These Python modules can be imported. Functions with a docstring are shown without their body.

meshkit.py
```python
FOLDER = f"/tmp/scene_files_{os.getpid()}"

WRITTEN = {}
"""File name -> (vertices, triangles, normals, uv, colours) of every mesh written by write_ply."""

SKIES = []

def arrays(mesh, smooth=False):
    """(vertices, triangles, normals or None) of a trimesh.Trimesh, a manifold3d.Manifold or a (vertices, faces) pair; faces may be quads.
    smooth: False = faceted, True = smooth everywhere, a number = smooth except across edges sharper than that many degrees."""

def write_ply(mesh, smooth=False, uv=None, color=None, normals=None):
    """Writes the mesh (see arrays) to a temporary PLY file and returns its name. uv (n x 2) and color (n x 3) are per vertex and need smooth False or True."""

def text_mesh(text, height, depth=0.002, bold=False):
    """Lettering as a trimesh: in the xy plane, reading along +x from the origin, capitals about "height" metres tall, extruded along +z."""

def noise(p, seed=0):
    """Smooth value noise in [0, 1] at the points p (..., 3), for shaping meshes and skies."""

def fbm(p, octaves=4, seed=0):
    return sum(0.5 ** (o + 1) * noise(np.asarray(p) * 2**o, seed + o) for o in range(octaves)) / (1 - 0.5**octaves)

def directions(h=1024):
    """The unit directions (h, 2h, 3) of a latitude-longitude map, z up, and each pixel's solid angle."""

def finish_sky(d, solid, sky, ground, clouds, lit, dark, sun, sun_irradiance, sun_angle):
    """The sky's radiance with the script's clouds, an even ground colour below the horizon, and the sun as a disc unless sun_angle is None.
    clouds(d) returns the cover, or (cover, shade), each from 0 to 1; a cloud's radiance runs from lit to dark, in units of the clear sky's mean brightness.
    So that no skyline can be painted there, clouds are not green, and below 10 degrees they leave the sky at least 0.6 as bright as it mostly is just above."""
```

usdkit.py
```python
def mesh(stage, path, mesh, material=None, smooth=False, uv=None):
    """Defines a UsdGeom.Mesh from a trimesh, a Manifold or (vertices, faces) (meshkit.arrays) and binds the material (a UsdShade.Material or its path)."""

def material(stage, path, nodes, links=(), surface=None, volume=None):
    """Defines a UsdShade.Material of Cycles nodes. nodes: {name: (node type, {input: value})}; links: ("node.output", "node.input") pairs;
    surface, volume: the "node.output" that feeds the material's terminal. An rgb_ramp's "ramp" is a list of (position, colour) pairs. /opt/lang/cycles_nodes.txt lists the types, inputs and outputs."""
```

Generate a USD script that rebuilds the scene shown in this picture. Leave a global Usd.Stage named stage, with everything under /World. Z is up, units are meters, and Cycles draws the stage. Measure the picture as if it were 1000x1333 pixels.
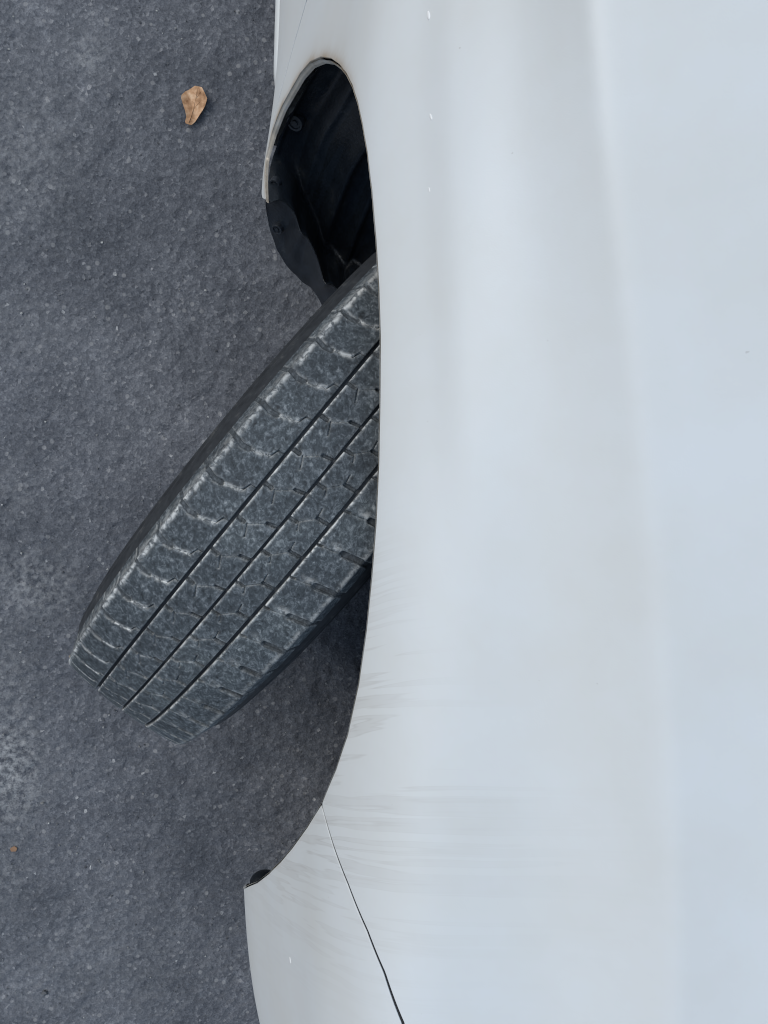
import math
import numpy as np, trimesh, usdkit, meshkit
from pxr import Usd, UsdGeom, UsdLux, UsdShade, Sdf, Gf, Vt
from scipy.interpolate import CubicSpline, PchipInterpolator
from scipy.spatial import Delaunay, cKDTree
from scipy.ndimage import gaussian_filter
from shapely.geometry import Polygon, LineString, Point, box as sbox
from shapely import contains_xy, prepare

rng = np.random.default_rng(7)
stage = Usd.Stage.CreateInMemory()
UsdGeom.SetStageUpAxis(stage, UsdGeom.Tokens.z)
UsdGeom.SetStageMetersPerUnit(stage, 1.0)
UsdGeom.Xform.Define(stage, '/World')
UsdGeom.Scope.Define(stage, '/World/Looks')

# ------------------------------------------------------------------ camera, sky, light
EYE = np.array([.0016, .0945, 1.2968])
LOOK = np.array([.1154, -.096, -1.0]); LOOK /= np.linalg.norm(LOOK)
RIGHT = np.cross(LOOK, [0, 1, 0]); RIGHT /= np.linalg.norm(RIGHT)
UP = np.cross(RIGHT, LOOK)
EXPOSURE = 0.3
cam = UsdGeom.Camera.Define(stage, '/World/camera')
M4 = Gf.Matrix4d(*[float(q) for row in (np.r_[RIGHT, 0], np.r_[UP, 0], np.r_[-LOOK, 0], np.r_[EYE, 1]) for q in row])
cam.AddTransformOp().Set(M4)
cam.CreateFocalLengthAttr(36.0); cam.CreateHorizontalApertureAttr(36.0); cam.CreateVerticalApertureAttr(48.0)
cam.CreateClippingRangeAttr(Gf.Vec2f(.01, 2000)); cam.CreateExposureAttr(EXPOSURE)

SUN_EL, SUN_AZ = math.radians(46), math.atan2(-.79, .58)     # towards the sun: outboard, a little behind the wheel
sky_mat = usdkit.material(stage, '/World/Looks/sky_material', {
    'sky': ('sky_texture', {'sky_type': 'single_scattering', 'sun_disc': False, 'sun_elevation': SUN_EL, 'sun_rotation': SUN_AZ}),
    'tc': ('texture_coordinate', {}),
    'mp': ('mapping', {'scale': (1.0, 1.0, 2.2)}),
    'n': ('noise_texture', {'scale': 1.7, 'detail': 5.0, 'roughness': .55}),
    'cr': ('rgb_ramp', {'ramp': [(.34, (.35, .35, .35)), (.62, (.9, .9, .9))]}),
    'bw': ('rgb_to_bw', {}),
    'mix': ('mix_color', {'b': (5.4, 6.8, 8.6), 'use_clamp': False}),
    'sx': ('separate_xyz', {}), 'cie': ('map_range', {'from_min': 0.0, 'from_max': 1.0, 'to_min': .20, 'to_max': 1.15, 'clamp': True}),
    'cc': ('combine_xyz', {}), 'ov': ('mix_color', {'blend_type': 'multiply', 'fac': 1.0, 'use_clamp': False}),
    'bg': ('background_shader', {'strength': .09})},
    [('tc.generated', 'mp.vector'), ('mp.vector', 'n.vector'), ('n.fac', 'cr.fac'), ('cr.color', 'bw.color'), ('bw.val', 'mix.fac'),
     ('sky.color', 'mix.a'), ('mix.result', 'ov.a'), ('tc.generated', 'sx.vector'), ('sx.z', 'cie.value'), ('cie.result', 'cc.x'), ('cie.result', 'cc.y'), ('cie.result', 'cc.z'), ('cc.vector', 'ov.b'), ('ov.result', 'bg.color')], surface='bg.background')
dome = UsdLux.DomeLight.Define(stage, '/World/sky')
UsdShade.MaterialBindingAPI.Apply(dome.GetPrim()).Bind(sky_mat)
sun = UsdLux.DistantLight.Define(stage, '/World/sun')
sun.CreateNormalizeAttr(True); sun.CreateIntensityAttr(.40); sun.CreateAngleAttr(42.0); sun.CreateColorAttr(Gf.Vec3f(1.0, .955, .88))
sd = np.array([math.sin(SUN_AZ) * math.cos(SUN_EL), math.cos(SUN_AZ) * math.cos(SUN_EL), math.sin(SUN_EL)])
sx = np.cross([0, 0, 1.0], sd); sx /= np.linalg.norm(sx); sy = np.cross(sd, sx)
sun.AddTransformOp().Set(Gf.Matrix4d(*[float(q) for row in (np.r_[sx, 0], np.r_[sy, 0], np.r_[sd, 0], [0, 0, 0, 1]) for q in row]))

# ------------------------------------------------------------------ helpers
def key(p, **kw):
    for k, v in kw.items():
        if v: p.SetCustomDataByKey(k, v)
    return p
key(dome.GetPrim(), kind='structure', label='pale overcast sky with soft blue breaks above the car', category='sky')
USED = {}
def unique(parent, name):
    k = parent + '/' + name; n = USED.get(k, 0); USED[k] = n + 1
    return k if n == 0 else f'{k}_{n:03d}'
def thing(name, loc=(0, 0, 0), rz=0, **kw):
    path = unique('/World', name); x = UsdGeom.Xform.Define(stage, path)
    x.AddTranslateOp().Set(Gf.Vec3d(*map(float, loc))); x.AddRotateZOp().Set(float(rz))
    key(x.GetPrim(), **kw); return path
def obj(parent, name, mesh, mat, smooth=35, attrs=None, **kw):
    path = unique(parent, name)
    if attrs: smooth = True
    m = usdkit.mesh(stage, path, mesh, MAT[mat], smooth=smooth)
    for k, a in (attrs or {}).items():
        UsdGeom.PrimvarsAPI(m).CreatePrimvar(k, Sdf.ValueTypeNames.FloatArray, 'vertex').Set(Vt.FloatArray.FromNumpy(np.asarray(a, np.float32)))
    key(m.GetPrim(), **kw); return path
def smoothstep(a, b, x):
    t = np.clip((x - a) / (b - a), 0, 1); return t * t * (3 - 2 * t)
def grid_faces(n, m, flip=False):
    i, j = np.meshgrid(np.arange(n - 1), np.arange(m - 1), indexing='ij'); a = i * m + j
    q = np.stack([a, a + m, a + m + 1, a + 1], -1).reshape(-1, 4)
    return q[:, ::-1] if flip else q
def tri(q):
    q = np.asarray(q); return np.vstack([q[:, [0, 1, 2]], q[:, [0, 2, 3]]]) if q.shape[1] == 4 else q
def fbm2(shape, scales, seed):
    r = np.random.default_rng(seed); out = np.zeros(shape)
    for s, a in scales:
        g = gaussian_filter(r.standard_normal(shape), s, mode='wrap'); out += a * g / g.std()
    return out
def merge(*ms):
    V, F, o = [], [], 0
    for v, f in ms:
        V.append(v); F.append(tri(f) + o); o += len(v)
    return np.vstack(V), np.vstack(F)

# ------------------------------------------------------------------ materials
MAT = {}
def P(name, base, rough=.5, extra=None, nodes=None, links=()):
    d = {'roughness': rough}; d.update(extra or {})
    if base is not None: d['base_color'] = base
    n = {'p': ('principled_bsdf', d)}; n.update(nodes or {})
    MAT[name] = usdkit.material(stage, '/World/Looks/' + name, n, links, surface='p.BSDF')

# white paint: clear-coated, with a film of dust, fine specks, and spray streaks above the wheel arch
WHITE = (.66, .68, .685)
def paint(name, streaks):
    nodes = {
        'tc': ('texture_coordinate', {}),
        'dust': ('noise_texture', {'scale': 7.0, 'detail': 6.0, 'roughness': .6}),
        'dr': ('rgb_ramp', {'ramp': [(.35, (0, 0, 0)), (.75, (1, 1, 1))]}),
        'dm': ('mix_color', {'a': WHITE, 'b': (.62, .625, .605)}),
        'sp': ('noise_texture', {'scale': 150.0, 'detail': 2.0, 'roughness': .5}),
        'sr': ('rgb_ramp', {'ramp': [(.785, (0, 0, 0)), (.82, (1, 1, 1))]}),
        'sm': ('mix_color', {'b': (.30, .28, .25)}),
        'smf': ('math', {'math_type': 'multiply', 'value2': .35}),
        'sbw': ('rgb_to_bw', {}), 'dbw': ('rgb_to_bw', {}),
        'fine': ('noise_texture', {'scale': 900.0, 'detail': 2.0}),
        'bmp': ('bump', {'strength': .05, 'distance': .001}),
        'rr': ('map_range', {'to_min': .42, 'to_max': .6}),
    }
    links = [('tc.object', 'dust.vector'), ('tc.object', 'sp.vector'), ('tc.object', 'fine.vector'), ('dust.fac', 'dr.fac'), ('dr.color', 'dbw.color'), ('dbw.val', 'dm.fac'),
             ('sp.fac', 'sr.fac'), ('sr.color', 'sbw.color'), ('sbw.val', 'smf.value1'), ('smf.value', 'sm.fac'), ('dm.result', 'sm.a'),
             ('fine.fac', 'bmp.height'), ('bmp.normal', 'p.normal'), ('dust.fac', 'rr.value'), ('rr.result', 'p.roughness')]
    last = 'sm.result'
    if streaks:
        nodes.update({
            'sx': ('separate_xyz', {}), 'q': ('math', {'math_type': 'multiply_add', 'value2': -.45}), 'cq': ('combine_xyz', {}), 'zs': ('math', {'math_type': 'multiply', 'value2': .05}),
            'wv': ('noise_texture', {'scale': 9.0, 'detail': 2.0}),
            'wm': ('mix_vector', {'fac': .006, 'use_clamp': False}),
            'st': ('noise_texture', {'scale': 96.0, 'detail': 2.5, 'roughness': .55}),
            'str': ('rgb_ramp', {'ramp': [(.51, (0, 0, 0)), (.535, (.8, .8, .8)), (.56, (.42, .42, .42)), (.62, (.5, .5, .5)), (.645, (1, 1, 1)), (.67, (.15, .15, .15))]}),
            'stb': ('rgb_to_bw', {}),
            'at': ('attribute', {'attribute': 'spray'}),
            'brk': ('noise_texture', {'scale': 22.0, 'detail': 3.0}),
            'br': ('map_range', {'from_min': .35, 'from_max': .6, 'to_min': .55, 'to_max': 1.0, 'clamp': True}),
            'm1': ('math', {'math_type': 'multiply'}), 'm2': ('math', {'math_type': 'multiply'}), 'm3': ('math', {'math_type': 'multiply', 'value2': .66}),
            'stm': ('mix_color', {'b': (.47, .46, .44)}),
            'at2': ('attribute', {'attribute': 'grime'}),
            'gn': ('math', {'math_type': 'multiply'}),
            'gm': ('mix_color', {'b': (.40, .33, .25)})})
        links += [('tc.object', 'wm.a'), ('tc.object', 'wv.vector'), ('wv.color', 'wm.b'), ('wm.result', 'sx.vector'), ('sx.z', 'q.value1'), ('sx.y', 'q.value3'), ('sx.z', 'zs.value1'), ('q.value', 'cq.x'), ('zs.value', 'cq.y'), ('cq.vector', 'st.vector'), ('st.fac', 'str.fac'), ('str.color', 'stb.color'),
                  ('stb.val', 'm1.value1'), ('at.fac', 'm1.value2'), ('tc.object', 'brk.vector'), ('brk.fac', 'br.value'), ('br.result', 'm2.value1'), ('m1.value', 'm2.value2'),
                  ('m2.value', 'm3.value1'), ('m3.value', 'stm.fac'), ('sm.result', 'stm.a'),
                  ('at2.fac', 'gn.value1'), ('br.result', 'gn.value2'), ('gn.value', 'gm.fac'), ('stm.result', 'gm.a')]
        last = 'gm.result'
    links.append((last, 'p.base_color'))
    P(name, None, .4, {'coat_weight': .15, 'coat_roughness': .32, 'specular_ior_level': .4}, nodes, links)
paint('white_paint', False)
paint('white_paint_streaked', True)
P('dirty_flange', None, .65, None, {'tc': ('texture_coordinate', {}), 'n': ('noise_texture', {'scale': 38.0, 'detail': 5.0}),
    'r': ('rgb_ramp', {'ramp': [(.3, (.42, .36, .28)), (.55, (.60, .54, .46)), (.75, (.70, .67, .62))]})},
    [('tc.object', 'n.vector'), ('n.fac', 'r.fac'), ('r.color', 'p.base_color')])
P('liner_plastic', None, .36, {'specular_ior_level': .4}, {'tc': ('texture_coordinate', {}), 'n': ('noise_texture', {'scale': 26.0, 'detail': 6.0, 'roughness': .65}),
    'r': ('rgb_ramp', {'ramp': [(.35, (.004, .006, .009)), (.6, (.008, .011, .015)), (.74, (.028, .031, .034))]}), 'b': ('bump', {'strength': .35, 'distance': .002}),
    'f': ('noise_texture', {'scale': 300.0, 'detail': 3.0})},
    [('tc.object', 'n.vector'), ('n.fac', 'r.fac'), ('r.color', 'p.base_color'), ('tc.object', 'f.vector'), ('f.fac', 'b.height'), ('b.normal', 'p.normal')])
P('clip_plastic', (.012, .015, .02), .42)
P('white_drip', (.77, .77, .76), .45)
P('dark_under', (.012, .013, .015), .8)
P('glass', (.03, .035, .04), .06)
P('lamp_clear', (.55, .58, .6), .08, {'coat_weight': 1.0})
P('rim_steel', (.38, .39, .40), .38, {'metallic': .8})

# tyre rubber: dusty grey crown, paler scuffs and painted lit groove edges where 'wear' says so
P('tread_rubber', None, .74, {'specular_ior_level': .35}, {
    'tc': ('texture_coordinate', {}),
    'n': ('noise_texture', {'scale': 190.0, 'detail': 5.0, 'roughness': .75}),
    'mp': ('mapping', {'rotation': (0, 0, .5), 'scale': (1.0, .7, 1.0)}),
    'n2': ('noise_texture', {'scale': 260.0, 'detail': 3.0, 'roughness': .6, 'distortion': 1.2}),
    'r': ('rgb_ramp', {'ramp': [(.38, (.016, .019, .022)), (.5, (.050, .060, .068)), (.57, (.115, .130, .142)), (.66, (.27, .285, .29))]}),
    'av': ('mix_color', {'fac': .5}), 'bw': ('rgb_to_bw', {}),
    'w': ('attribute', {'attribute': 'wear_edge_light'}),
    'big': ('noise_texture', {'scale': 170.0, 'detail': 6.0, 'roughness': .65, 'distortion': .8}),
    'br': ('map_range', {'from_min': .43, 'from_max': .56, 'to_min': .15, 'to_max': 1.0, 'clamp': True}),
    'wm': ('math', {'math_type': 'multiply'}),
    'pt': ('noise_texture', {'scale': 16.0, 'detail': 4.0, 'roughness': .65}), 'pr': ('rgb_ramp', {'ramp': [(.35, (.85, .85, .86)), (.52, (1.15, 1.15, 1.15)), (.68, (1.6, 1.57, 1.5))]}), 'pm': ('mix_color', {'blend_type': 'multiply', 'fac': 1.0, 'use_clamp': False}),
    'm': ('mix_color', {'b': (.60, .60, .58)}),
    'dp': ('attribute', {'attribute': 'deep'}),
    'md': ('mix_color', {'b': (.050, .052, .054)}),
    'b': ('bump', {'strength': .35, 'distance': .0012})},
    [('tc.object', 'n.vector'), ('tc.object', 'mp.vector'), ('mp.vector', 'n2.vector'), ('tc.object', 'big.vector'), ('n.color', 'av.a'), ('n2.color', 'av.b'), ('av.result', 'bw.color'), ('bw.val', 'r.fac'),
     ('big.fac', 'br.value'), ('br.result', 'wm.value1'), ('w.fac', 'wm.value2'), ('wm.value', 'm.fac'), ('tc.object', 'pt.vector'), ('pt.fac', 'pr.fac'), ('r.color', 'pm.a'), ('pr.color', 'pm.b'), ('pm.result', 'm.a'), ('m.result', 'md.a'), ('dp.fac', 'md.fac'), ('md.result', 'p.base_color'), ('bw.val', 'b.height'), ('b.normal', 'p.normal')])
P('sidewall_rubber', None, .62, None, {'tc': ('texture_coordinate', {}), 'n': ('noise_texture', {'scale': 60.0, 'detail': 5.0, 'roughness': .7}),
    'r': ('rgb_ramp', {'ramp': [(.35, (.012, .014, .017)), (.58, (.026, .029, .033)), (.74, (.09, .09, .088))]})},
    [('tc.object', 'n.vector'), ('n.fac', 'r.fac'), ('r.color', 'p.base_color')])

# asphalt
P('asphalt', None, .82, {'specular_ior_level': .35}, {
    'g': ('geometry', {}),
    'v': ('voronoi_texture', {'scale': 210.0}),
    'vb': ('rgb_to_bw', {}),
    'vr': ('rgb_ramp', {'ramp': [(.0, (.070, .077, .091)), (.55, (.097, .105, .122)), (.86, (.135, .144, .162)), (.95, (.20, .206, .22)), (.985, (.33, .34, .35)), (1.0, (.44, .45, .46))]}),
    'n': ('noise_texture', {'scale': 3.4, 'detail': 9.0, 'roughness': .68}),
    'nr': ('rgb_ramp', {'ramp': [(.3, (.58, .59, .61)), (.5, (1.02, 1.0, .99)), (.70, (1.55, 1.50, 1.45))]}),
    'mul': ('mix_color', {'blend_type': 'multiply', 'fac': 1.0, 'use_clamp': False}),
    'n3': ('noise_texture', {'scale': 420.0, 'detail': 4.0, 'roughness': .7}),
    'n3r': ('rgb_ramp', {'ramp': [(.25, (.55, .55, .56)), (.5, (1, 1, 1)), (.75, (1.5, 1.5, 1.48))]}),
    'mul2': ('mix_color', {'blend_type': 'multiply', 'fac': 1.0, 'use_clamp': False}),
    'st': ('attribute', {'attribute': 'stain'}),
    'sn': ('noise_texture', {'scale': 90.0, 'detail': 5.0, 'roughness': .7}),
    'snr': ('map_range', {'from_min': .42, 'from_max': .62, 'to_min': 0.0, 'to_max': 1.0, 'clamp': True}),
    'sm': ('math', {'math_type': 'multiply'}),
    'mix': ('mix_color', {'b': (.34, .345, .35)}),
    'v2': ('voronoi_texture', {'scale': 75.0}), 'v2b': ('separate_color', {}), 'v2c': ('math', {'math_type': 'greater_than', 'value2': .90}), 'v2d': ('map_range', {'from_min': .22, 'from_max': .32, 'to_min': 1.0, 'to_max': 0.0, 'clamp': True}), 'v2m': ('math', {'math_type': 'multiply'}), 'v2s': ('math', {'math_type': 'multiply', 'value2': .55}), 'v2x': ('mix_color', {'b': (.27, .27, .275)}),
    'bh': ('mix_float', {'fac': .5}),
    'b': ('bump', {'strength': .8, 'distance': .0022})},
    [('g.position', 'v.vector'), ('g.position', 'n.vector'), ('g.position', 'n3.vector'), ('v.color', 'vb.color'), ('vb.val', 'vr.fac'), ('n.fac', 'nr.fac'),
     ('vr.color', 'mul.a'), ('nr.color', 'mul.b'), ('n3.fac', 'n3r.fac'), ('mul.result', 'mul2.a'), ('n3r.color', 'mul2.b'),
     ('g.position', 'sn.vector'), ('sn.fac', 'snr.value'), ('snr.result', 'sm.value1'), ('st.fac', 'sm.value2'), ('sm.value', 'mix.fac'), ('g.position', 'v2.vector'), ('v2.color', 'v2b.color'), ('v2b.r', 'v2c.value1'), ('v2.distance', 'v2d.value'), ('v2c.value', 'v2m.value1'), ('v2d.result', 'v2m.value2'), ('v2m.value', 'v2s.value1'), ('v2s.value', 'v2x.fac'), ('mul2.result', 'v2x.a'), ('v2x.result', 'mix.a'), ('mix.result', 'p.base_color'),
     ('v.distance', 'bh.a'), ('n3.fac', 'bh.b'), ('bh.result', 'b.height'), ('b.normal', 'p.normal')])
P('grit_stone', None, .8, None, {'o': ('object_info', {}), 'r': ('rgb_ramp', {'ramp': [(0, (.05, .053, .06)), (.5, (.10, .105, .115)), (.8, (.2, .2, .2)), (1, (.42, .42, .41))]})},
    [('o.random', 'r.fac'), ('r.color', 'p.base_color')])
P('dry_leaf', None, .7, {'specular_ior_level': .3}, {'tc': ('texture_coordinate', {}), 'n': ('noise_texture', {'scale': 110.0, 'detail': 5.0}),
    'r': ('rgb_ramp', {'ramp': [(.3, (.26, .13, .06)), (.5, (.50, .29, .16)), (.72, (.66, .46, .30))]}), 'b': ('bump', {'strength': .4, 'distance': .001})},
    [('tc.object', 'n.vector'), ('n.fac', 'r.fac'), ('r.color', 'p.base_color'), ('n.fac', 'b.height'), ('b.normal', 'p.normal')])
P('leaf_dark', (.26, .15, .085), .75)
P('tan_stone', (.30, .24, .17), .8)

# ------------------------------------------------------------------ picture rays, used only to survey where outlines lie on the surveyed surfaces
CAR_YAW = -2.4
cy_, sy_ = math.cos(math.radians(CAR_YAW)), math.sin(math.radians(CAR_YAW))
def to_car(p):
    p = np.atleast_2d(p); return np.stack([p[:, 0] * cy_ + p[:, 1] * sy_, -p[:, 0] * sy_ + p[:, 1] * cy_, p[:, 2]], -1)
def ray(u, v):
    return RIGHT * (u - 500) / 1000 - UP * (v - 666.5) / 1000 + LOOK
def ground(u, v, z=0.0):
    D = ray(u, v); return EYE + D * (z - EYE[2]) / D[2]

# ------------------------------------------------------------------ ground
def axis_coords(lo, hi, step, far):
    mid = np.arange(lo, hi + 1e-9, step); g = step * 1.22 ** np.arange(1, 60); g = np.cumsum(g); g = np.r_[g[g < far], far]
    return np.r_[(lo - g)[::-1], mid, hi + g]
gx, gy = axis_coords(-.62, .36, .0032, 400), axis_coords(-1.02, .92, .0032, 400)
X, Y = np.meshgrid(gx, gy, indexing='ij')
near = smoothstep(0, .25, np.minimum.reduce([X + .75, .6 - X, Y + 1.15, 1.05 - Y]))
H = fbm2(X.shape, [(1.1, .00055), (2.0, .0006), (4.5, .0006), (20, .0012)], 3)
pit = fbm2(X.shape, [(1.6, 1.0)], 4); H -= .0016 * smoothstep(1.5, 2.6, pit)
H = np.where(near > 0, H * near, 0)
stain = np.zeros_like(X)
for (u, v, rx, ry, a) in [(8, 1000, .050, .10, 1.0), (40, 765, .07, .06, .5), (5, 880, .05, .10, .35), (0, 1130, .06, .09, .3), (118, 72, .03, .03, .5), (20, 205, .09, .13, .30), (60, 170, .05, .09, .22), (15, 640, .05, .04, .25), (150, 1250, .2, .12, .16), (30, 1290, .09, .05, .2), (20, 420, .07, .05, .2)]:
    g = ground(u, v); stain = np.maximum(stain, a * np.exp(-((X - g[0]) / rx) ** 2 - ((Y - g[1]) / ry) ** 2))
obj('/World', 'ground', (np.stack([X, Y, H], -1).reshape(-1, 3), grid_faces(*X.shape)), 'asphalt', attrs={'stain': stain.ravel()}, kind='structure', label='worn dark grey asphalt with pale chalky stains under the white car', category='ground')

# loose grit: uncountable, one instancer
def pebble(seed, r=1.0, flat=.6, sub=1):
    m = trimesh.creation.icosphere(subdivisions=sub); v = m.vertices; q = np.random.default_rng(seed)
    v = v * (1 + .22 * q.standard_normal(len(v)))[:, None] * [1, q.uniform(.65, 1), flat]; return v * r, m.faces
gi = UsdGeom.PointInstancer.Define(stage, '/World/loose_grit')
for k in range(4): obj('/World/loose_grit', 'grit_grain', pebble(20 + k), 'grit_stone', smooth=False)
gi.CreatePrototypesRel().SetTargets([f'/World/loose_grit/grit_grain{"" if k == 0 else f"_{k:03d}"}' for k in range(4)])
NG = 2600
gp = np.stack([rng.uniform(-.75, .4, NG), rng.uniform(-1.1, .95, NG), np.zeros(NG)], -1)
gs = .0007 + .0011 * rng.random(NG) ** 3
gp[:, 2] = gs * .35 + .0003
gi.CreatePositionsAttr(Vt.Vec3fArray.FromNumpy(gp.astype(np.float32))); gi.CreateProtoIndicesAttr(Vt.IntArray.FromNumpy(rng.integers(0, 4, NG).astype(np.int32)))
gi.CreateScalesAttr(Vt.Vec3fArray.FromNumpy(np.repeat(gs[:, None], 3, 1).astype(np.float32)))
an = rng.uniform(0, np.pi, NG)
gi.CreateOrientationsAttr([Gf.Quath(float(math.cos(a)), 0, 0, float(math.sin(a))) for a in an])
key(gi.GetPrim(), kind='stuff', label='fine pale and grey grit scattered over the asphalt', category='grit')

# ------------------------------------------------------------------ car body surface S(y, w): cross-sections along the car
CAR = thing('car', rz=CAR_YAW, label='white car with dirt streaks on its fender and its front wheel steered out', category='car')
ST = np.array([-.92, -.75, -.55, -.35, -.15, .10, .35, .60, 1.0, 1.6])
creaseZ = np.array([.60, .70, .765, .805, .825, .838, .852, .868, .885, .90])
CRPX = [(772, 0), (785, 125), (800, 240), (815, 390), (832, 565), (845, 660), (851, 777), (865, 915), (873, 1025), (876, 1135), (873, 1245)]
def crease_xy():
    ys, xs = [], []
    for u, v in CRPX:
        z = .83
        for _ in range(20):
            p = to_car(ground(u, v, z))[0]; z = float(np.interp(p[1], ST, creaseZ))
        ys.append(p[1]); xs.append(p[0])
    o = np.argsort(ys); return np.array(ys)[o], np.array(xs)[o]
cyv, cxv = crease_xy()
cfit = np.polyfit(cyv, cxv, 2)
nose = np.array([.20, .033, .008, 0, 0, 0, 0, 0, 0, 0])          # plan curvature at the bumper
creaseX = np.where(ST > -.5, np.polyval(cfit, np.clip(ST, -.4, .5)), np.polyval(cfit, -.4) + nose * .8)
low = np.array([[.035, .150], [-.054, .175], [-.0665, .203], [-.0600, .259], [-.025, .42], [.011, .565], [.046, .685], [.103, .765]])
CP = []
for i, y in enumerate(ST):
    sq = (creaseZ[i] - .15) / (.838 - .15)
    c = low.copy(); c[:, 1] = .15 + (c[:, 1] - .15) * (1 - smoothstep(.0, .7, c[:, 1] - .15) * (1 - sq)); c[:, 0] += nose[i] + (.025 if y > .5 else 0)
    xc, zc = creaseX[i], creaseZ[i]
    x6, z6 = c[7]
    c7 = [x6 + (xc - x6) * .54, z6 + (zc - z6) * (.44 - .17 * smoothstep(.25, -.20, y))]
    top = [[xc + .085, zc + .022 - .012 * smoothstep(.25, -.20, y)], [xc + .2, zc + .045], [.79, zc + .062]]
    CP.append(np.vstack([c, c7, [[xc, zc]], top]))
CP = np.array(CP)                                             # stations x 13 x 2
NC = CP.shape[1]; ICR = 9
ref = CP[5]; W = np.r_[0, np.cumsum(np.linalg.norm(np.diff(ref, axis=0), axis=1))]
WCR = W[ICR]
yfine = np.linspace(ST[0], ST[-1], 340)
wfine = np.linspace(0, W[-1], 900)
CPy = PchipInterpolator(ST, CP, axis=0)(yfine)
SX = np.zeros((len(yfine), len(wfine), 2))
lo = wfine <= WCR
SX[:, lo] = np.moveaxis(PchipInterpolator(W[:ICR + 1], np.moveaxis(CPy[:, :ICR + 1], 1, 0), axis=0)(wfine[lo]), 0, 1)
SX[:, ~lo] = np.moveaxis(CubicSpline(W[ICR:], np.moveaxis(CPy[:, ICR:], 1, 0), axis=0)(wfine[~lo]), 0, 1)
dw = wfine[1] - wfine[0]
for c in range(2):
    a = gaussian_filter(SX[:, :, c], [6, .016 / dw], mode='nearest'); b = gaussian_filter(SX[:, :, c], [6, .009 / dw], mode='nearest')
    k = np.exp(-((wfine - WCR) / .02) ** 2)[None] + np.exp(-((wfine - W[3]) / .012) ** 2)[None]; k = np.clip(k, 0, 1)
    e = smoothstep(0, .03, wfine)[None] * smoothstep(0, .03, W[-1] - wfine)[None]
    SX[:, :, c] = SX[:, :, c] * (1 - e) + (a * (1 - k) + b * k) * e
# shallow swage strip along the flank above the arch
SW1 = [(541, 0), (547, 200), (553, 400), (560, 560)]; SW2 = [(592, 0), (597, 200), (604, 400), (614, 600)]
from scipy.interpolate import RegularGridInterpolator
_S = RegularGridInterpolator((yfine, wfine), SX, method='linear', bounds_error=False, fill_value=None)
def S(yw):
    yw = np.atleast_2d(yw); q = _S(np.stack([np.clip(yw[:, 0], yfine[0], yfine[-1]), np.clip(yw[:, 1], 0, W[-1])], -1))
    return np.stack([q[:, 0], yw[:, 0], q[:, 1]], -1)
def SN(yw, h=.004):
    yw = np.atleast_2d(yw); a = S(yw + [h, 0]) - S(yw - [h, 0]); b = S(np.c_[yw[:, 0], np.minimum(yw[:, 1] + h, W[-1])]) - S(np.c_[yw[:, 0], np.maximum(yw[:, 1] - h, 0)])
    n = np.cross(b, a); n /= np.linalg.norm(n, axis=1, keepdims=True)
    return np.where((n[:, 0] * -1 + n[:, 2] * .5)[:, None] < 0, -n, n)
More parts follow.
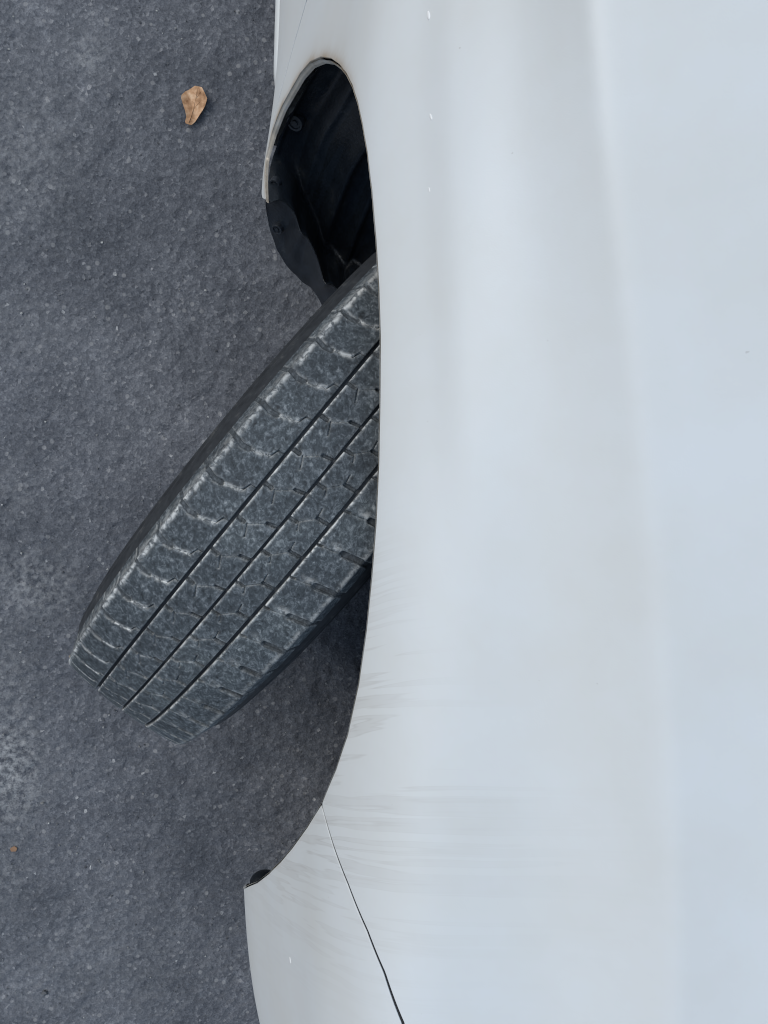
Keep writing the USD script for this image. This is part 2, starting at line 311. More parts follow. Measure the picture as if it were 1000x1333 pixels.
def to_surface(pix):
    """first point of each sight line on the body side (below the shoulder), else its closest approach"""
    E = to_car(EYE)[0]; out = []
    wv = np.linspace(.10, W[-1], 700)
    for u, v in pix:
        D = to_car(ray(u, v))[0]
        zt = np.linspace(1.0, .17, 2500); Q = E + D * ((zt - E[2]) / D[2])[:, None]
        best = None; gap = np.full(len(zt), np.nan); ws = np.zeros(len(zt))
        yq = np.clip((Q[:, 1] - yfine[0]) / (yfine[1] - yfine[0]), 0, len(yfine) - 1.001)
        for i in range(0, len(zt), 5):
            k = int(yq[i]); row = SX[k] + (SX[k + 1] - SX[k]) * (yq[i] - k)
            zz, xx = row[60:, 1], row[60:, 0]
            w = np.interp(zt[i], zz, wfine[60:]); ws[i] = w; gap[i] = Q[i, 0] - np.interp(w, wfine[60:], xx)
        g = gap[::5]; ins = np.nonzero(g > 0)[0]
        if len(ins) and ins[0] > 0:
            j = ins[0]; t = g[j - 1] / (g[j - 1] - g[j]); i0, i1 = 5 * (j - 1), 5 * j
            out.append((1 - t) * np.array([Q[i0, 1], ws[i0]]) + t * np.array([Q[i1, 1], ws[i1]]))
        else:
            i = 5 * int(np.argmax(g)); out.append(np.array([Q[i, 1], ws[i]]))
    return np.array(out)
w1, w2 = to_surface(SW1), to_surface(SW2)
p1, p2 = np.polyfit(w1[:, 0], w1[:, 1], 1), np.polyfit(w2[:, 0], w2[:, 1], 1)
YY, WW = np.meshgrid(yfine, wfine, indexing='ij'); yc = np.clip(YY, -.2, .6)
l1, l2 = np.polyval(p1, yc), np.polyval(p2, yc); U_ = (WW - l1) / (l2 - l1)
hh = .0020 * (smoothstep(-1.6, -.05, U_) * -.8 + 1.8 * smoothstep(-.05, 1.05, U_) - 1.0 * smoothstep(1.05, 3.2, U_)) * smoothstep(-.12, .12, YY)
nn = SN(np.c_[YY.ravel(), WW.ravel()]).reshape(YY.shape + (3,))
SX[:, :, 0] += hh * nn[:, :, 0]; SX[:, :, 1] += hh * nn[:, :, 2]
_S = RegularGridInterpolator((yfine, wfine), SX, method='linear', bounds_error=False, fill_value=None)
ARCH_PX = [(346, 262), (345, 235), (346.5, 205), (354, 172), (366, 140), (378, 118), (390, 97), (403, 82), (417, 76), (430, 78), (441, 86), (450, 97), (458, 113), (465, 135), (471, 163), (477, 198), (483, 249), (488.5, 315), (492, 375), (494, 440), (493.5, 520), (492, 600), (488.5, 680), (483, 750), (476, 820), (466, 890), (452, 955), (437, 1000), (418, 1046), (400, 1075), (380, 1103), (365, 1121), (350, 1136), (335, 1148), (318, 1156)]
A = to_surface(ARCH_PX)
SEAM_PX = [(418, 1045), (434.8, 1104), (452.8, 1151), (478, 1212), (500, 1266), (524.8, 1333)]
SEAM = to_surface(SEAM_PX)
DOOR_PX = [(366, 118), (372, 96), (384, 52), (399, 0)]
DOOR = to_surface(DOOR_PX)

# ------------------------------------------------------------------ body panels cut from S
ARCH_LINE = LineString(A)
def densify(ring, step):
    ls = LineString(ring); n = max(8, int(ls.length / step)); return np.array([ls.interpolate(i / n, normalized=True).coords[0] for i in range(n)])
def patch(poly, dy, dwid, edge=.004, roll=.0006, depth=.020, fold=None):
    poly = poly if poly.geom_type == 'Polygon' else max(poly.geoms, key=lambda g: g.area)
    b = densify(np.array(poly.exterior.coords), edge); nb = len(b)
    y0, w0, y1, w1 = poly.bounds
    gy_, gw_ = np.meshgrid(np.arange(y0, y1, dy), np.arange(w0, w1, dwid), indexing='ij'); g = np.c_[gy_.ravel(), gw_.ravel()]
    inner = poly.buffer(-min(dy, dwid) * .55); prepare(inner); g = g[contains_xy(inner, g[:, 0], g[:, 1])]
    pts = np.vstack([b, g]); t = Delaunay(pts).simplices
    c = pts[t].mean(1); prepare(poly); t = t[contains_xy(poly, c[:, 0], c[:, 1])]
    V = S(pts); N = SN(pts)
    fn = np.cross(V[t[:, 1]] - V[t[:, 0]], V[t[:, 2]] - V[t[:, 0]]); fl = (fn * N[t[:, 0]]).sum(1) < 0; t[fl] = t[fl][:, ::-1]
    # folded edge: rolls over a small radius, then runs inwards
    B, NB = V[:nb], N[:nb]; T = np.roll(B, -1, 0) - np.roll(B, 1, 0); T /= np.linalg.norm(T, axis=1, keepdims=True) + 1e-12
    O = np.cross(T, NB); ccw = poly.exterior.is_ccw
    inn_ = poly.buffer(-.003); inn_ = inn_.boundary
    cen = S(np.array([inn_.interpolate(inn_.project(Point(q))).coords[0] for q in b]))
    O = np.where(((cen - B) * O).sum(1)[:, None] > 0, -O, O)
    rings = [np.arange(nb)]; VV = [V]; off = len(V)
    for a in (30, 60, 90):
        r = B + roll * math.sin(math.radians(a)) * O - roll * (1 - math.cos(math.radians(a))) * NB; VV.append(r); rings.append(off + np.arange(nb)); off += nb
    VV.append(VV[-1] - NB * np.where(np.array([ARCH_LINE.distance(Point(q)) for q in b]) < .055, .0025, depth)[:, None]); rings.append(off + np.arange(nb)); off += nb
    F = [t]
    for r0, r1 in zip(rings[:-1], rings[1:]):
        q = np.stack([r0, np.roll(r0, -1), np.roll(r1, -1), r1], -1); n0 = np.cross(B[1] - B[0], O[0])
        q = tri(q)
        F.append(q)
    V = np.vstack(VV); F = np.vstack(F)
    # make the folded faces look outwards
    nf = len(t); fc = V[F[nf:]]; fn = np.cross(fc[:, 1] - fc[:, 0], fc[:, 2] - fc[:, 0]); want = O[np.r_[[np.arange(nb).tolist() * 2] * 4].ravel()[:len(F) - nf]]
    want = want + NB[np.r_[[np.arange(nb).tolist() * 2] * 4].ravel()[:len(F) - nf]] * .3
    fl = (fn * want).sum(1) < 0; F[nf:][fl] = F[nf:][fl][:, ::-1]
    yw = np.vstack([pts] + [b] * 4)
    return V, F, yw
def body_attrs(yw):
    d = np.array([ARCH_LINE.distance(Point(q)) for q in yw]) if len(yw) < 200000 else np.zeros(len(yw))
    y, w = yw.T
    reach = .04 + .12 * smoothstep(.02, -.22, y)
    spray = np.exp(-(d / reach) ** 2 * 1.6) * (1 - .55 * smoothstep(.02, 0, d) * 0) * smoothstep(.10, -.12, y) * (1 - .75 * smoothstep(-.32, -.50, y))
    grime = .75 * np.exp(-(d / .006) ** 2) * smoothstep(.33, .42, y) + .22 * np.exp(-(d / .02) ** 2) * smoothstep(.36, .44, y) + .12 * np.exp(-(d / .005) ** 2)
    return {'spray': spray, 'grime': grime}
GAP = .0020
WH = .975
seam_ext = np.vstack([SEAM, [[-.42, .722], [-.50, .748], [-.565, .762]]])
door_ext = np.vstack([[[.466, .14]], DOOR, [[.556, .45], [.572, .54], [.58, .70], [.58, .90], [.58, WH]]])
arch_rear = A[:29]; arch_front = A[28:]
fender_poly = Polygon(np.vstack([[[.405, .185], [.395, .20]], arch_rear, seam_ext[1:], [[-.565, WH]], door_ext[::-1]])).buffer(-GAP)
bumper_poly = Polygon(np.vstack([arch_front, [[-.565, .115], [-.60, .07], [-.70, .03], [-.915, .004], [-.915, .762]], seam_ext[::-1]])).buffer(-GAP)
door_poly = Polygon(np.vstack([door_ext, [[1.58, WH], [1.58, .085], [.56, .085], [.54, .12]]])).buffer(-GAP)
lamp_poly = Polygon([[-.565, .762], [-.915, .762], [-.915, WH], [-.565, WH]]).buffer(-GAP)
hood_poly = Polygon([[-.915, WH], [.72, WH], [.72, W[-1]], [-.915, W[-1]]]).buffer(-GAP)
CX = .79
def mirror(m): v = m[0].copy(); v[:, 0] = 2 * CX - v[:, 0]; return v, tri(m[1])[:, ::-1]
def panel(name, poly, dy, dwid, mat, **kw):
    V, F, yw = patch(poly, dy, dwid, **kw)
    at = body_attrs(yw) if mat == 'white_paint_streaked' else None
    p = obj(CAR, name, (V, F), mat, smooth=True, attrs=at)
    return p, (V, F)
def gap_shade(line):  # dark strip just below the panel gap, painting its shade
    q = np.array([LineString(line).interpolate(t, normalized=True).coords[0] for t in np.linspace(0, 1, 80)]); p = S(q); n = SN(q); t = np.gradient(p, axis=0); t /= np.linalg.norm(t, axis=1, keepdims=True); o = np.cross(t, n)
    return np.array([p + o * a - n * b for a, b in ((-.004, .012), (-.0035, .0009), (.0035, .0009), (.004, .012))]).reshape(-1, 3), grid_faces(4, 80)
fender, fm = panel('front_fender', fender_poly, .006, .0042, 'white_paint_streaked')
bumper, bm_ = panel('bumper_cover', bumper_poly, .006, .005, 'white_paint_streaked')
obj(bumper, 'seam_seal', gap_shade(seam_ext), 'dark_under', smooth=30)
door, dm_ = panel('front_door', door_poly, .012, .008, 'white_paint')
obj(door, 'seam_seal', gap_shade(door_ext[4:]), 'dark_under', smooth=30)
lamp, lm_ = panel('headlight', lamp_poly, .02, .012, 'lamp_clear', edge=.01)
V, F, _ = patch(hood_poly, .02, .015, edge=.012)
obj(CAR, 'hood', merge((V, F), mirror((V, F))), 'white_paint', smooth=True)
for nm, m, mt in (('front_fender', fm, 'white_paint'), ('bumper_cover', bm_, 'white_paint'), ('front_door', dm_, 'white_paint'), ('headlight', lm_, 'lamp_clear')):
    obj(CAR, nm, mirror(m), mt, smooth=True)
# bumper face closing the front
yw = np.c_[np.full(120, -.915), np.linspace(.004, W[-1], 120)]; e = S(yw); rows = []
for k, t in enumerate(np.linspace(0, 1, 8)):
    q = e.copy(); q[:, 1] -= .05 * math.sin(t * math.pi / 2); q[:, 0] = CX + (e[:, 0] - CX) * (1 - .12 * t); q[:, 2] = .40 + (e[:, 2] - .40) * (1 - .35 * t); rows.append(q)
R_ = np.array(rows); half = (R_.reshape(-1, 3), grid_faces(8, 120))
e1 = R_[-1]; n1 = len(half[0]); fillv = np.vstack([half[0], np.c_[np.full(120, CX), e1[:, 1], e1[:, 2]]])
idx = np.arange(119); fillf = np.vstack([tri(half[1]), tri(np.stack([7 * 120 + idx, 7 * 120 + idx + 1, n1 + idx + 1, n1 + idx], -1))])
obj(CAR, 'bumper_face', merge((fillv, fillf), mirror((fillv, fillf))), 'white_paint')

for k, (u, v, r) in enumerate(((558, 20, .0024), (561, 152, .0016), (559, 247, .0010), (378, 1250, .0022))):
    q = to_surface([(u, v)]); c = S(q)[0]; n = SN(q)[0]; m = trimesh.creation.icosphere(subdivisions=2); t1 = S(q + [[0, .01]])[0] - S(q)[0]; t1 /= np.linalg.norm(t1); t1 = np.array([0, 1.0, 0]) - n * n[1] - t1 * (.35 + .2 * (k % 2)); t1 /= np.linalg.norm(t1); t2 = np.cross(n, t1)
    obj(fender if k < 3 else bumper, 'paint_drip', (c + m.vertices[:, :1] * t1 * r * (1.5 + .5 * ((k * 7) % 3) / 2) + m.vertices[:, 1:2] * t2 * r * .62 + m.vertices[:, 2:] * n * r * .30, m.faces), 'white_drip', smooth=True)
# arch flange: rounded lip, then a dirty return running inwards
al = np.array([ARCH_LINE.interpolate(t, normalized=True).coords[0] for t in np.linspace(0, 1, 420)])
LIP = S(al); LN = SN(al); LT = np.gradient(LIP, axis=0); LT /= np.linalg.norm(LT, axis=1, keepdims=True)
LO = np.cross(LT, LN); ctr = np.array([.1, 0, .40]); LO = np.where(((ctr - LIP) * LO).sum(1)[:, None] < 0, -LO, LO)     # towards the wheel
rows = []
for dpt, o in ((.0015, .0012), (.004, .0016), (.007, .0035), (.010, .0055), (.016, .0055), (.0162, .0035), (.008, .0008)):
    fs = (.25 + .17 * smoothstep(.045, .085, np.linspace(0, 1, 420)) - .55 * smoothstep(.80, .95, np.linspace(0, 1, 420)))[:, None]
    rows.append(LIP - LN * dpt * fs + LO * (o - .0012) * fs + LO * .0004)
FL = np.array(rows)
obj(fender, 'arch_flange', (FL[:, :310].reshape(-1, 3), grid_faces(len(rows), 310)), 'dirty_flange', smooth=40, label='dirty tan folded edge of the wheel arch')
obj(bumper, 'arch_flange', (FL[:, 310:].reshape(-1, 3), grid_faces(len(rows), 110)), 'dirty_flange', smooth=40)

# wheel-arch liner
NA, NB2 = 150, 130
la = np.array([ARCH_LINE.interpolate(t, normalized=True).coords[0] for t in np.linspace(0.0, 1, NA)])
L0 = S(la) - SN(la) * (.004 + .007 * smoothstep(0.02, .09, np.linspace(0, 1, NA)))[:, None]
inb = np.r_[np.linspace(0, .16, 90), np.linspace(.165, .42, NB2 - 90)]
LV = np.zeros((NA, NB2, 3))
rear = smoothstep(.20, .36, L0[:, 1])
rad = L0[:, [1, 2]] - np.array([-.0, .33]); rad /= np.linalg.norm(rad, axis=1, keepdims=True)
for j, a in enumerate(inb):
    p = L0.copy(); p[:, 0] += a
    grow = .012 * smoothstep(0, .01, a) * smoothstep(.0, .12, np.linspace(0, 1, NA))
    p[:, 1] += rad[:, 0] * grow; p[:, 2] += rad[:, 1] * grow
    low_ = smoothstep(.62, .25, L0[:, 2])
    bul = (.105 * smoothstep(.012, .10, a) * low_ + .05 * smoothstep(.02, .12, a) * (1 - low_)) * rear
    rib = sum(.011 * math.exp(-((a - c) / .0065) ** 2) for c in (.040, .072, .104, .135)) * smoothstep(.02, .04, a)
    p[:, 1] -= bul + rib * rear
    p[:, 2] -= (.10 * smoothstep(0, .09, a)) * smoothstep(.36, .24, L0[:, 2]) * rear
    LV[:, j] = p
bp = np.array([to_car(ground(u, v, z))[0] for u, v, z in ((345, 262, .30), (347, 285, .265), (351, 306, .24), (360, 330, .22), (372, 345, .205), (386, 357, .195), (400, 375, .185), (412, 392, .175), (425, 412, .17))])
bl = np.r_[0, np.cumsum(np.linalg.norm(np.diff(bp[:, :2], axis=0), axis=1))]
bq = np.stack([np.interp(inb, bl * .62, bp[:, k]) for k in range(3)], -1); bq[:, 0] += np.maximum(inb - bl[-1] * .62, 0)
tt = np.linspace(1, .06, 18)[:, None, None]
LV = np.concatenate([LV[0][None] * (1 - tt) + bq[None] * tt, LV]); NA = len(LV); rear = np.r_[np.ones(18), rear]; rad = np.vstack([np.repeat(rad[:1], 18, 0), rad])
lump = fbm2((NA, NB2), [(3, .0012), (7, .0035)], 9); LV[:, :, 1] += lump * rear[:, None]
liner = obj(CAR, 'wheel_arch_liner', (LV.reshape(-1, 3), grid_faces(NA, NB2)), 'liner_plastic', smooth=True)
def disc(center, n, r, t, dome=.3):
    n = np.asarray(n, float); n /= np.linalg.norm(n); a = np.cross(n, [0, 0, 1.0]); a /= np.linalg.norm(a); b = np.cross(n, a)
    prof = [(0, t * (1 + dome * .2)), (r * .30, t * (1 + dome * .2)), (r * .36, t * .55), (r * .62, t * .55), (r * .7, t), (r * .92, t), (r, t * .6), (r, -.004)]
    k = np.linspace(0, 2 * np.pi, 29)[:-1]
    V = np.array([[center + n * z + q * (math.cos(x) * a + math.sin(x) * b) for x in k] for q, z in prof]).reshape(-1, 3)
    f = grid_faces(len(prof), 28); w = np.array([[i * 28 + 27, (i + 1) * 28 + 27, (i + 1) * 28, i * 28] for i in range(len(prof) - 1)])
    return V, np.vstack([f, w])
lt = cKDTree(LV.reshape(-1, 3)); E_ = to_car(EYE)[0]
def on_liner(u, v):
    D = to_car(ray(u, v))[0]; D /= np.linalg.norm(D); P_ = LV.reshape(-1, 3) - E_; d = np.linalg.norm(P_ - (P_ @ D)[:, None] * D, axis=1)
    t = P_ @ D; k = np.argmin(d + .02 * t); return LV.reshape(-1, 3)[k]
for (u, v, r) in ((386, 152, .0105), (359, 236, .0072), (361, 294, .0072)):
    c = on_liner(u, v); obj(liner, 'push_clip', disc(c + np.array([0, -.004, .002]), (-.35, -.75, .55), r, .004), 'clip_plastic', smooth=30)
c = to_car(ground(336, 1140, .20))[0]
tab = trimesh.creation.icosphere(subdivisions=3); tv = tab.vertices * [.022, .016, .02]; tv = np.sign(tv) * np.abs(tv)
obj(liner, 'liner_tab', (tv + c + np.array([.010, -.010, 0]), tab.faces), 'liner_plastic', smooth=True)

# sill trim under the door, and a dark boxed underside added to block light under the car
ys = np.linspace(.54, 1.55, 60); prof = [(.06, .150), (-.055, .150), (-.068, .158), (-.0735, .172), (-.0725, .190), (-.067, .199), (-.056, .203), (.0, .215), (.06, .215)]
SV = np.array([[[x + .026 + .008 * smoothstep(.60, .54, y), y, z] for x, z in prof] for y in ys])
obj(CAR, 'side_sill', (SV.reshape(-1, 3), grid_faces(len(ys), len(prof), True)), 'white_paint', smooth=50)
def bx(lo_, hi_): m = trimesh.creation.box(bounds=[lo_, hi_]); return m.vertices, m.faces
obj(CAR, 'underbody', merge(bx([.36, -.80, .16], [1.22, 1.55, .70]), bx([.03, .50, .17], [1.55, 1.54, .40]), bx([.15, .50, .17], [1.43, 1.54, .70]), bx([.10, -.84, .165], [1.48, -.58, .50])), 'dark_under', smooth=False)

# ------------------------------------------------------------------ wheels
TR, NP = .345, 62
PITCH = 360 / NP; DEG = TR * math.pi / 180
def crown(q):
    """q: millimetres across the tread, following the surface round the shoulder -> (s, r) in metres"""
    a = np.abs(q); r = TR - .0055 * (np.minimum(a, 70) / 70) ** 2.2
    e = np.maximum(a - 70, 0); bend = smoothstep(0, 7, e)
    s = np.minimum(a, 70) + e * (1 - .55 * bend); r = r - (e * (.25 + .62 * bend)) / 1000
    return np.sign(q) * s / 1000, r
FEAT = {  # rib: (left, right, [(polyline (deg, mm), half-width mm, depth mm)])
    1: (-90, -33.5, [([(88.9, -90), (88.8, -71), (88.5, -63), (88.7, -57)], 2.4, 2.4), ([(88.7, -57), (89.3, -46), (89.9, -40)], .30, .7), ([(89.9, -40), (91.0, -38), (91.1, -33.5)], .6, 2.0)]),
    2: (-30.1, -.7, [([(86.55, -30), (86.6, -24)], 1.8, 3.5), ([(86.7, -21), (85.05, -15.8)], .42, 2.2), ([(86.7, -20), (88.3, -9)], .28, 1.0), ([(88.4, -8.5), (88.8, -.5)], 1.4, 3.5)]),
    3: (2.1, 29.2, [([(85.05, 2), (85.2, 8)], 1.5, 3.5), ([(85.4, 9.5), (84.4, 12.8)], .42, 2.2), ([(85.4, 9.5), (87.2, 19)], .28, 1.0), ([(87.3, 19.5), (87.55, 29.5)], 1.6, 3.5), ([(87.5, 18.8), (88.7, 17.5)], .42, 2.2)]),
    4: (32.6, 90, [([(84.6, 32.5), (84.8, 36.5)], .9, 3.0), ([(84.8, 36.5), (85.2, 46), (85.7, 54)], .28, .8), ([(85.7, 54), (86.3, 69), (86.2, 90)], 2.7, 4.0)])}
OFF = {1: ([-90, -71, -63, -57, -46, -40, -38, -33.9], [88.9, 88.8, 88.5, 88.7, 89.3, 89.9, 91.0, 91.1]), 4: ([33.0, 36.5, 46, 54, 69, 90], [84.6, 84.8, 85.2, 85.7, 86.3, 86.2])}
def seg_dist(a, q, line):
    d = np.full(a.shape, 1e9); L = [(t * DEG * 1000, s) for t, s in line]
    for (x0, y0), (x1, y1) in zip(L[:-1], L[1:]):
        vx, vy = x1 - x0, y1 - y0; t = np.clip(((a - x0) * vx + (q - y0) * vy) / (vx * vx + vy * vy), 0, 1); d = np.minimum(d, np.hypot(a - x0 - t * vx, q - y0 - t * vy))
    return d
wn = np.random.default_rng(11)
def tread_grid(rib, th_deg, q):
    l, r_, feats = FEAT[rib]
    T, Q = np.meshgrid(th_deg, q, indexing='ij')
    if rib in OFF: T = T + np.interp(Q, *OFF[rib]) - 90
    dep = np.zeros_like(T); wear_edge_light = np.zeros_like(T)
    per = PITCH * DEG * 1000; a = T * DEG * 1000
    for line, hw, dp in feats:
        lc = np.mean([p[0] for p in line]) * DEG * 1000
        aa = lc + (a - lc + per / 2) % per - per / 2
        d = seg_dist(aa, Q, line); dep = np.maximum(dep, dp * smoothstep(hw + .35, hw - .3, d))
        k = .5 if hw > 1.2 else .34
        wear_edge_light = np.maximum(wear_edge_light, k * np.exp(-np.maximum(d - hw, 0) / .8) * (d > hw - .2))
        if rib == 1 and dp < 1: wear_edge_light = np.maximum(wear_edge_light, .95 * np.exp(-(d / 1.9) ** 2))
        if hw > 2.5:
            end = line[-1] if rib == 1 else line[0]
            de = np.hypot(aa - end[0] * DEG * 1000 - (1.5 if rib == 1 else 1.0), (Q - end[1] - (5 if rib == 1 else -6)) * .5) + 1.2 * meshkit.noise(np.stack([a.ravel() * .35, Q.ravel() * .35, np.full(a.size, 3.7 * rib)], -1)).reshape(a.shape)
            wear_edge_light = np.maximum(wear_edge_light, (1.0 if rib == 1 else .5) * np.exp(-(de / 3.4) ** 2))
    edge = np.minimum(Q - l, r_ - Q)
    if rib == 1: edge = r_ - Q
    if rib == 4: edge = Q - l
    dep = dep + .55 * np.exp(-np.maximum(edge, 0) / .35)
    wear_edge_light = np.maximum(wear_edge_light, (1.0 if rib > 1 else 0) * np.exp(-(np.maximum(Q - l, 0) / 1.3) ** 2))  # inboard groove edges painted pale: dust plus caught light
    wear_edge_light = np.maximum(wear_edge_light, (.3 if rib < 4 else 0) * np.exp(-np.maximum(r_ - Q, 0) / .7))
    if rib == 1: wear_edge_light = np.maximum(wear_edge_light, .95 * np.exp(-((Q + 69.5 + 1.6 * meshkit.noise(np.stack([a.ravel() * .22, Q.ravel() * .1, np.full(a.size, 9.1)], -1)).reshape(a.shape)) / 2.0) ** 2)); wear_edge_light = np.maximum(wear_edge_light, .3 * smoothstep(-70, -74, Q) * smoothstep(-87, -78, Q))
    if rib == 4: wear_edge_light = np.maximum(wear_edge_light, .35 * np.exp(-((Q - 69.5) / 2.0) ** 2))
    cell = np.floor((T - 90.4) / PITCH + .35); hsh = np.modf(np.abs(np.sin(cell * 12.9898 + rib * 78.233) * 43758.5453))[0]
    wear_edge_light *= (dep < 1.9) * (.55 + .6 * hsh)
    s, r = crown(Q); return T, s, r - dep / 1000, wear_edge_light, smoothstep(1.4, 3.0, dep) * .4
def wheel(parent, hub, fw, ax, up, detailed, label=None):
    WH_ = unique(parent, 'wheel'); UsdGeom.Xform.Define(stage, WH_); key(stage.GetPrimAtPath(WH_), label=label)
    def place(T, s, r):
        t = np.radians(T)[..., None]; return hub + s[..., None] * ax + r[..., None] * (np.cos(t) * fw + np.sin(t) * up)
    full = np.linspace(0, 360, 181 if detailed else 91)
    prof = [(-76, 303.5 - 6), (-84, 293), (-90, 285.5), (-93, 281), (-95, 278), (-95.4, 276), (-97.2, 275.2), (-97.9, 273), (-96.9, 271), (-99, 264), (-100.6, 258), (-102.4, 257), (-103.2, 253.5), (-101.8, 251), (-103.6, 240), (-102.5, 226), (-98.5, 212), (-92, 201), (-84, 196)]
    prof = [(a_ + 10, 340 - (305 - b_) * 1.15) for a_, b_ in prof]
    h = [(q, (crown(np.array(float(q)))[1] * 1000) - 4.6) for q in np.linspace(-64, 64, 25)]
    pr = prof[::-1] + h + [(-s_, r_) for s_, r_ in prof]
    pr = np.array(pr) / 1000
    T, I = np.meshgrid(full, np.arange(len(pr)), indexing='ij')
    obj(WH_, 'tyre', (place(T, pr[I, 0], pr[I, 1]).reshape(-1, 3), grid_faces(*T.shape)), 'sidewall_rubber', smooth=True)
    rp = np.array([(-84, 197), (-90, 203), (-93, 201), (-92, 195), (-82, 190), (-72, 176), (-60, 170), (-52, 150), (-58, 120), (-62, 80), (-50, 70), (-48, 30), (-52, 25), (-52, 1), (50, 1), (50, 170), (80, 185), (92, 200), (84, 197)]) / 1000 * [.885, 1.085]
    T, I = np.meshgrid(np.linspace(0, 360, 91), np.arange(len(rp)), indexing='ij')
    obj(WH_, 'rim', (place(T, rp[I, 0], rp[I, 1]).reshape(-1, 3), grid_faces(*T.shape)), 'rim_steel', smooth=35)
    A0, A1 = 90 - 12 * PITCH, 90 + 8 * PITCH
    def emit(name, rib, th_deg, q):
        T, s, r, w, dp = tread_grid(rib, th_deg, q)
        l, r_ = FEAT[rib][:2]
        # walls down into the grooves
        def col(k, qq): sc, rc = crown(np.full(len(th_deg), qq)); return T[:, [k]], sc[:, None], (rc - .006)[:, None], np.zeros((len(th_deg), 1)), np.ones((len(th_deg), 1)) * .4
        cl, cr_ = col(0, q[0] - (.6 if rib > 1 else 0)), col(-1, q[-1] + (.6 if rib < 4 else 0))
        T, s, r, w, dp = [np.hstack([a, b, c]) for a, b, c in zip(cl, (T, s, r, w, dp), cr_)]
        obj(WH_, name, (place(T, s, r).reshape(-1, 3), grid_faces(*T.shape)), 'tread_rubber', attrs={'wear_edge_light': w.ravel(), 'deep': dp.ravel()})
    for rib in (2, 3):
        l, r_ = FEAT[rib][:2]
        if detailed:
            emit('tread_rib', rib, np.arange(A0, A1 + 1e-6, .105), np.r_[l, l + .25, np.arange(l + .7, r_ - .5, .55), r_ - .25, r_])
            emit('tread_rib', rib, np.linspace(A1, A0 + 360, 200), np.linspace(l, r_, 6))
        else: emit('tread_rib', rib, np.linspace(0, 360, 145), np.linspace(l, r_, 4))
    for rib in (1, 4):
        l, r_ = FEAT[rib][:2]
        qf = np.r_[l, np.arange(l + .8, r_ - .5, .8), r_ - .25, r_] if rib == 1 else np.r_[l, l + .25, np.arange(l + .8, r_ - .4, .8), r_]
        for k in range(NP if detailed else 0):
            t0 = 90 + (k - 12) * PITCH
            if k < 20: emit('tread_block', rib, np.linspace(t0, t0 + PITCH, 56), qf)
            else: emit('tread_block', rib, np.linspace(t0, t0 + PITCH, 9), np.linspace(l, r_, 12))
        if not detailed: emit('tread_rib', rib, np.linspace(0, 360, 145), np.linspace(l, r_, 8))
cb, st_ = .0241, .6959
vfw = np.array([-math.sin(st_), -math.cos(st_), 0]); vax = np.array([math.cos(st_), -math.sin(st_), 0]); vz = np.array([0, 0, 1.0])
vax, vup = math.cos(cb) * vax + math.sin(cb) * vz, math.cos(cb) * vz - math.sin(cb) * vax
hub = np.array([.0204, .0511, TR])
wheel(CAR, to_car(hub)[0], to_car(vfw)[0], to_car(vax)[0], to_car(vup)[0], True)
h2 = to_car(hub)[0]; h2[0] = 2 * CX - h2[0]
wheel(CAR, h2, to_car(vfw)[0], to_car(vax)[0], vz, False)

# ------------------------------------------------------------------ small things on the ground
def flat_shape(pix, z, lift, thick, seed, n=26):
    pts = np.array([ground(u, v, z)[:2] for u, v in pix]); c = pts.mean(0); poly = Polygon(pts - c).buffer(.0008).simplify(.0002)
    b = densify(np.array(poly.exterior.coords), .0012)
    x0, y0, x1, y1 = poly.bounds; g = np.stack(np.meshgrid(np.linspace(x0, x1, n), np.linspace(y0, y1, n), indexing='ij'), -1).reshape(-1, 2)
    inn = poly.buffer(-.0008); prepare(inn); g = g[contains_xy(inn, g[:, 0], g[:, 1])]
    r = np.random.default_rng(seed); b = b + r.normal(0, .00035, b.shape)
    q = np.vstack([b, g]); t = Delaunay(q).simplices; cc = q[t].mean(1); prepare(poly); t = t[contains_xy(poly.buffer(.0006), cc[:, 0], cc[:, 1])]
    zz = lift(q) + meshkit.noise(np.c_[q * 160, np.full(len(q), seed)]) * .0012
    top = np.c_[q, zz + thick]; bot = np.c_[q, zz]; nb = len(b); k = np.arange(nb); N_ = len(q)
    ar = np.cross(q[t[:, 1]] - q[t[:, 0]], q[t[:, 2]] - q[t[:, 0]]); t[ar < 0] = t[ar < 0][:, ::-1]
    side = tri(np.stack([k, k + N_, np.roll(k, -1) + N_, np.roll(k, -1)], -1))
    return (np.vstack([top, bot]), np.vstack([t, t[:, ::-1] + N_, side])), c
leaf_px = [(238, 124), (243, 119), (254, 114), (263, 117), (270, 131), (267, 138), (256, 153), (249, 162), (242, 161), (244, 152), (240, 137), (237, 129)]
mesh_, c = flat_shape(leaf_px, .008, lambda q: .004 + .006 * np.abs(q[:, 0] + .25 * q[:, 1]) / .016 + .10 * np.maximum(q[:, 1], 0), .0005, 5)
LF = thing('dried_leaf', (c[0], c[1], .0), label='curled light brown dry leaf lying on the asphalt behind the wheel', category='leaf')
obj(LF, 'leaf_blade', mesh_, 'dry_leaf', smooth=35)
vein = []
pa, pb = np.array(ground(246, 160, .008)[:2]) - c, np.array(ground(258, 117, .008)[:2]) - c
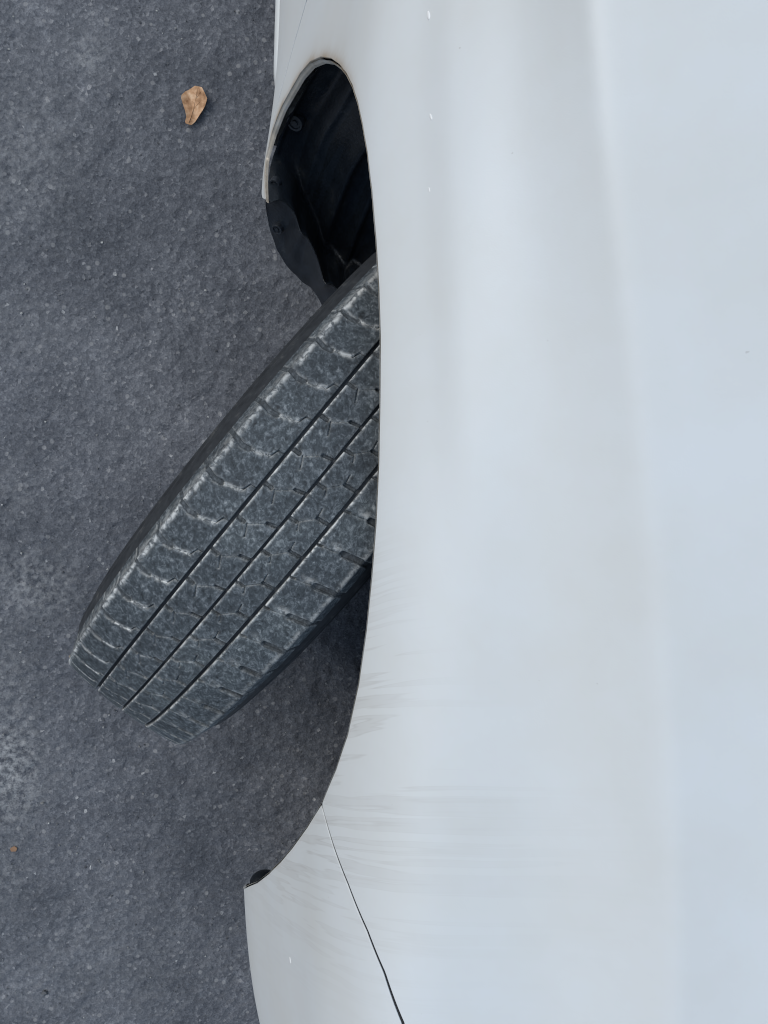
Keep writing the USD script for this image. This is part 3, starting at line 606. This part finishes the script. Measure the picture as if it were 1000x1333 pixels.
def tube(p, r, sides=6):
    p = np.asarray(p); t = np.gradient(p, axis=0); t /= np.linalg.norm(t, axis=1, keepdims=True); a = np.cross(t, [0, 0, 1.0]); a /= np.linalg.norm(a, axis=1, keepdims=True); b = np.cross(t, a); k = np.arange(sides) * 2 * np.pi / sides
    v = p[:, None] + np.broadcast_to(r, len(p))[:, None, None] * (np.cos(k)[None, :, None] * a[:, None] + np.sin(k)[None, :, None] * b[:, None])
    f = grid_faces(len(p), sides); w = np.array([[i * sides + sides - 1, (i + 1) * sides + sides - 1, (i + 1) * sides, i * sides] for i in range(len(p) - 1)])
    return v.reshape(-1, 3), np.vstack([f, w])
lv = mesh_[0][:len(mesh_[0]) // 2]; lk = cKDTree(lv[:, :2])
def on_leaf(p): return np.array([[x, y, lv[lk.query([x, y])[1], 2] + .0003] for x, y in p])
line = pa + (pb - pa) * np.linspace(0, 1, 14)[:, None]
obj(LF, 'midrib', tube(on_leaf(line), np.linspace(.0008, .0003, 14)), 'dry_leaf', smooth=True)
for t, dx, dy in ((.45, .011, .009), (.6, -.010, .008), (.72, .010, .010), (.82, -.007, .006)):
    p0 = pa + (pb - pa) * t; pts = p0 + np.array([dx, dy]) * np.linspace(0, 1, 7)[:, None]
    obj(LF, 'side_vein', tube(on_leaf(pts), np.linspace(.0005, .0002, 7)), 'dry_leaf', smooth=True)
mesh_, c = flat_shape([(14, 1105), (18, 1103), (22, 1105), (20, 1108), (15, 1108)], .003, lambda q: .0012 + 0 * q[:, 0], .0006, 8, 10)
obj(thing('leaf_fragment', (c[0], c[1], 0), label='tiny orange brown leaf scrap near the left edge of the asphalt', category='leaf'), 'leaf_blade', mesh_, 'leaf_dark')
g = ground(95, 855, .003)
v, f = pebble(41, .0052, .55, 2); pp = obj('/World', 'pebble', (v + [g[0], g[1], .0022], f), 'tan_stone', smooth=True, label='small tan pebble beside the front foot of the tyre', category='pebble')
for k, (u, v_, r) in enumerate([(55, 1046, .0028), (58, 1293, .004), (203, 933, .0025)]):
    g = ground(u, v_, .002); v, f = pebble(50 + k, r, .6, 2)
    obj('/World', 'pebble', (v + [g[0], g[1], r * .4], f), 'grit_stone', smooth=True, category='pebble', label=['white speck of stone left of the tyre on the pale stain', 'grey stone chip near the lower left corner of the asphalt', 'yellowish grain of gravel just in front of the tyre'][k])
